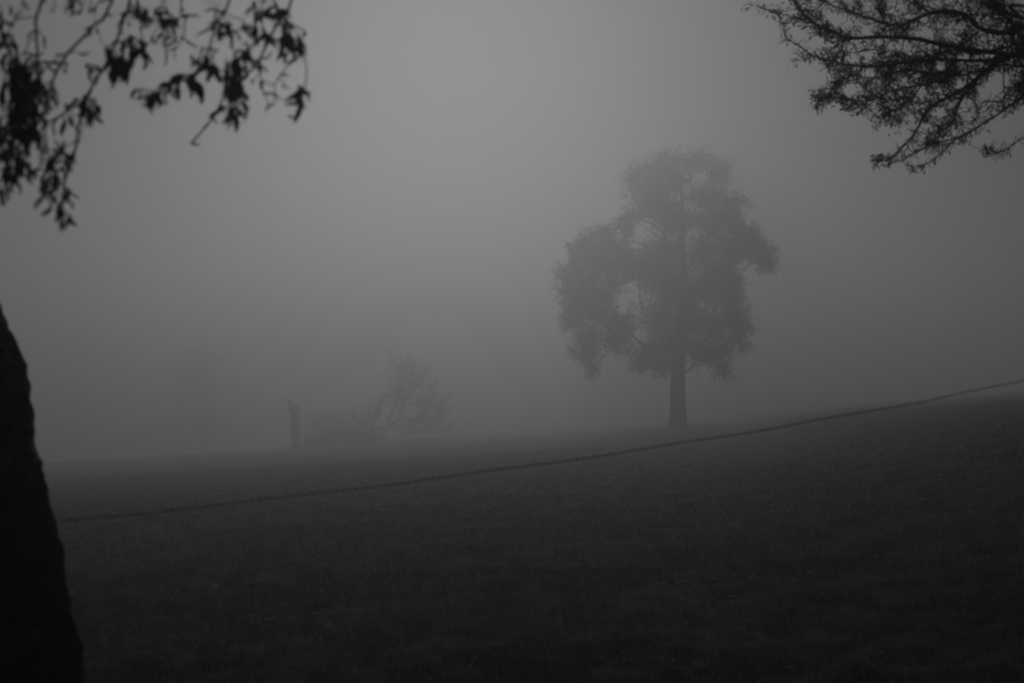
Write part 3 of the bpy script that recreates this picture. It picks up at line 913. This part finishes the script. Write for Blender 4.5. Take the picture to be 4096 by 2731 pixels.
            for j in range(rng.integers(1, 4)):
                i1 = rng.integers(1, len(path)); q = path[i1].copy(); a2 = ang + rng.normal(0, .9); pth = [q.copy()]
                for s_ in range(4):
                    a2 += rng.normal(0, .35); q = q + np.array([math.cos(a2), math.sin(a2)]) * rng.uniform(8, 26)
                    if not inside(*q) or hole(*q): break
                    pth.append(q.copy())
                if len(pth) < 3: continue
                W2 = catmull([cp(x, y, deps[i1] + .01 * z) for z, (x, y) in enumerate(pth)], 2)
                b.tube(W2, np.linspace(2.4, 1.5, len(W2)) * U, 4)
                ends.append((bi, W2))
        # buds and spurs on the bare ends
        for k in range(int(length / 26)):
            p0 = PP[rng.integers(len(PP) // 2, len(PP))]
            w = wander(p0, rng.normal(size=3) * np.array([1, .5, 1]), rng.uniform(.012, .05), 3, .4, rng)
            b.tube(w, np.linspace(2.2, 1.2, 4) * U, 4)
    objs = [b.build("branch", M["twig"], root, base) for b, *_ in B]
    n = 0; extra = MB(); cand = []
    for bi, W in ends:
        for k in range(int(rng.random() < .8)):
            cand.append((bi, W[rng.integers(1, len(W))] + rng.normal(0, .008, 3)))
    # leaves at the limb tips and the loose clumps
    for bi, (b, PP, pts, d) in enumerate(B):
        if pts[-1][1] > 0:
            for k in range(5): cand.append((bi, PP[-1 - rng.integers(0, min(24, len(PP) - 1))] + rng.normal(0, .01, 3)))
    for x, y, sx, sy, num in ((710, 130, 50, 55, 26), (690, 170, 40, 30, 10), (855, 710, 30, 32, 18), (1260, 80, 30, 40, 10), (1250, 880, 70, 60, 26), (1350, 920, 60, 60, 18), (1640, 1080, 50, 60, 20), (1930, 1050, 40, 25, 12),
                              (1100, 160, 30, 40, 10), (920, 330, 60, 40, 16), (1250, 360, 80, 50, 20), (1180, 1000, 50, 30, 8), (1540, 770, 70, 50, 20), (1960, 690, 60, 40, 10), (2150, 570, 40, 30, 8), (1820, 830, 30, 30, 8), (370, 100, 30, 30, 3), (330, 10, 20, 10, 3),
                              (1440, 640, 60, 60, 14), (1700, 200, 120, 60, 22), (2000, 320, 200, 60, 36), (1900, 60, 200, 60, 30), (2250, 200, 80, 120, 30), (1800, 480, 120, 60, 20), (2200, 350, 80, 60, 20), (1060, 560, 50, 40, 8), (1090, 680, 30, 20, 4), (2200, 1110, 14, 14, 2), (1930, 1110, 8, 20, 2)):
        for k in range(num):
            p = cp(x + rng.normal(0, sx * .6), y + rng.normal(0, sy * .6), 6.8 + rng.normal(0, .15))
            cand.append((None, p))
    allpts = np.vstack([W for _, W in ends] + [PP for _, PP, *_ in B]); own = np.concatenate([[bi] * len(W) for bi, W in ends] + [[k] * len(q[1]) for k, q in enumerate(B)])
    order = rng.permutation(len(cand))
    for k in order:
        bi, p = cand[k]
        L = rng.uniform(14, 46) * U
        if bi is None:
            j = np.argmin(np.sum((allpts - p) ** 2 * np.array([1, .05, 1]), axis=1)); a = allpts[j]; bi = own[j]
            p[1] = a[1] + rng.normal(0, .01)
            if np.linalg.norm(p - a) > .006: extra.tube(np.array([a, (a + p) / 2 + np.array([0, 0, -.003]), p]), .001, 3)
        if n < 298 and in_view(p, 0):
            leaf_obj(objs[bi], p, base, L, rng, .8); n += 1
        else:
            leaf_into(extra, p, L, rng, .8)
    for x, y, l in ((1290, 1055, 30), (205, 12, 26), (178, 70, 30), (1195, 1300, 40), (1250, 1290, 32), (1560, 1305, 34), (1500, 1300, 26), (440, 140, 30), (490, 165, 30), (400, 110, 26), (365, 125, 30)):
        leaf_into(extra, cp(x, y, 6.8), l * U, rng, .6)
    extra.build("leaves", M["leaf"], root, base, kind="stuff")
    # unseen boughs of the same crown, and leaves added to shade the near ground
    up = MB(); cr = MB()
    for k in range(16):
        a = rng.uniform(0, 6.28); e = np.array([math.cos(a) * rng.uniform(1, 2.4), math.sin(a) * rng.uniform(1, 2.6), rng.uniform(1.2, 3.2)])
        P = catmull([fork, fork + e * .45 + np.array([0, 0, .3]), fork + e], 6)
        if any(in_view(q, .04) for q in P): continue
        up.tube(P, np.linspace(.07, .015, len(P)), 7, .04)
    up.build("upper_limbs", M["bark"], root, base)
    P = np.array([2.8, 3.4, 3.7]) + rng.normal(0, 1, (260, 3)) * np.array([1.9, 2.2, .9])
    for p in P:
        if p[2] < 2.3 or in_view(p, .07): continue
        q = p + rng.normal(0, .16, (26, 3)); q = q[[not in_view(a, .05) for a in q]]
        cr.leaves(q, rng.uniform(.07, .11, len(q)), .5)
    cr.build("crown", M["leaf"], root, base, smooth=False, kind="stuff")
right_tree()

# ------------------------------------------------------------------ twisted fence wire slung from the leaning tree to the orchard tree
def fence_wire():
    A = np.array([-1.03, 3.0 - .09, .78]); B = np.array([3.95, 5.41, 1.4])
    L = np.linalg.norm(B - A); half = .0150; n = int(L / half * 8)
    t = np.linspace(0, 1, n + 1)
    P = A + (B - A) * t[:, None]
    seen = [(230, 2090), (700, 2035), (1000, 1997), (1400, 1955), (1796, 1910), (2250, 1845), (2710, 1768), (3060, 1717), (3400, 1662), (3750, 1592), (4096, 1520)]
    tz = []
    for px, py in seen:
        u = (px - 2048) / FPX / (CP - (1365.5 - py) / FPX * SP)
        k = (u * A[1] - A[0]) / ((B - A)[0] - u * (B - A)[1]); y = A[1] + k * (B - A)[1]
        tz.append((k, at(px, py, y)[2]))
    tz = np.array(tz); co = np.polyfit(tz[:, 0], tz[:, 1], 2)        # a slack wire hangs in a shallow curve
    P[:, 2] = np.polyval(co, t)
    P += np.stack([np.zeros(n + 1), .004 * np.sin(t * 41), .0015 * np.sin(t * 67 + 1)], 1)
    T = np.gradient(P, axis=0); T /= np.linalg.norm(T, axis=1, keepdims=True)
    side = np.cross(T, [0, 0, 1.0]); side /= np.linalg.norm(side, axis=1, keepdims=True)
    up = np.cross(side, T)
    ph = t * L / half * np.pi + .5 * np.sin(t * 90) + .4 * np.sin(t * 37)
    c, q = np.cos(ph)[:, None], np.sin(ph)[:, None]
    w, h = WIRE_W, .00018
    e1 = side * c + up * q; e2 = -side * q + up * c
    V = np.stack([P + e1 * w + e2 * h, P - e1 * w + e2 * h, P - e1 * w - e2 * h, P + e1 * w - e2 * h], 1).reshape(-1, 3)
    i = (np.arange(n)[:, None] * 4); k = np.arange(4)[None, :]; k2 = (k + 1) % 4
    F = np.stack([i + k, i + k2, i + 4 + k2, i + 4 + k], -1).reshape(-1, 4)
    mb = MB(); mb.raw(V, F)
    o = mb.build("fence_wire", M["wire"], None, P[0]); o.location = P[0]
    tag(o, "thin twisted fence wire sagging across the field from the leaning trunk", "wire")
WIRE_W = .0019
fence_wire()

# ------------------------------------------------------------------ small pale things in the grass
STV = [lump(9, 6, .07, 1, .85, .72, 90 + k) for k in range(4)]
def stone(px, py, size_px, label, group=None):
    p = hit(px, py)
    r = size_px * .8 * p[1] / FPX
    V, F = STV[int(RNG.integers(4))]
    mb = MB(); mb.raw(V * r, F)
    o = mb.build("stone", M["stone"])
    o.location = p + np.array([0, 0, r * .6 + .008]); o.rotation_euler = (RNG.normal(0, .2), RNG.normal(0, .2), RNG.uniform(0, 6))
    tag(o, label, "stone", group)
for a in STONES:
    stone(*a)

def dead_leaf(px, py, size_px, label, group=None, rz=0.2):
    p = hit(px, py); L = size_px * p[1] / FPX
    V, F = LEAVES[3]
    V = V * L; V = np.stack([V[:, 2] + L / 2, V[:, 1] * .8, V[:, 0] * 1.0], 1)
    mb = MB(); mb.raw(V, F)
    o = mb.build("fallen_leaf", M["pale_leaf"]); o.location = p + np.array([0, 0, .06]); o.rotation_euler = (.5, -.12, rz)
    tag(o, label, "leaf", group)
dead_leaf(2660, 2236, 46, "long pale curled leaf lying on the grass below the tall tree", rz=.25)
dead_leaf(2635, 2493, 30, "small pale leaf close to the lower edge right of centre", rz=-.4)
dead_leaf(3576, 1837, 14, "tiny pale leaf high on the right slope below the fence wire", rz=.6)
dead_leaf(422, 2322, 16, "pale leaf lying in the grass nearest the leaning trunk", rz=.1)
for x, y, s in ((1405, 2215, 14), (820, 2287, 9), (745, 2267, 9), (865, 2345, 9), (968, 1962, 8), (2975, 1960, 10), (3150, 1955, 9), (3275, 1890, 9), (3330, 1915, 9), (2805, 2012, 9), (3360, 1938, 9), (3020, 1975, 10), (1775, 2108, 9), (2227, 2203, 10), (2178, 2218, 9)):
    dead_leaf(x, y, s, "tiny pale fleck of dead leaf out in the grass", "pale leaf flecks scattered over the pasture", RNG.uniform(0, 3))

def stick():
    p = hit(1015, 2428); rng = np.random.default_rng(2)
    s = MB(); P = catmull([p + np.array([0, 0, -.02]), at(1006, 2412, p[1]), at(996, 2398, p[1] + .02), at(985, 2384, p[1])], 4)
    s.tube(P, np.linspace(.006, .004, len(P)), 6, .1)
    s.tube(catmull([at(996, 2398, p[1] + .02), at(1001, 2389, p[1]), at(1003, 2384, p[1])], 3), .003, 5)
    o = s.build("stick", M["twig"], None, p); o.location = p
    tag(o, "dark forked stick poking out of the grass at lower left", "stick")
stick()

# ------------------------------------------------------------------ the fog
hm = bpy.data.materials.new("fog")
hm.use_nodes = True
n = hm.node_tree.nodes; n.clear()
pv = n.new("ShaderNodeVolumePrincipled")
pv.inputs["Color"].default_value = (.92, .92, .92, 1)
pv.inputs["Density"].default_value = .0158
pv.inputs["Anisotropy"].default_value = .745
mo = n.new("ShaderNodeOutputMaterial")
hm.node_tree.links.new(pv.outputs[0], mo.inputs["Volume"])
x0, x1, y0, y1, z0_, z1 = -310, 310, -60, 430, float(ZZ.min()) - 1.0, max(17.2, float(ZZ.max()) + .5)
bv = np.array([(x, y, z) for z in (z0_, z1) for y in (y0, y1) for x in (x0, x1)], float)
bf = np.array([(0, 2, 3, 1), (4, 5, 7, 6), (0, 1, 5, 4), (2, 6, 7, 3), (0, 4, 6, 2), (1, 3, 7, 5)])
mb = MB(); mb.raw(bv, bf)
hz = mb.build("haze", hm, smooth=False, kind="stuff")
tag(hz, "even pale fog filling the whole field")
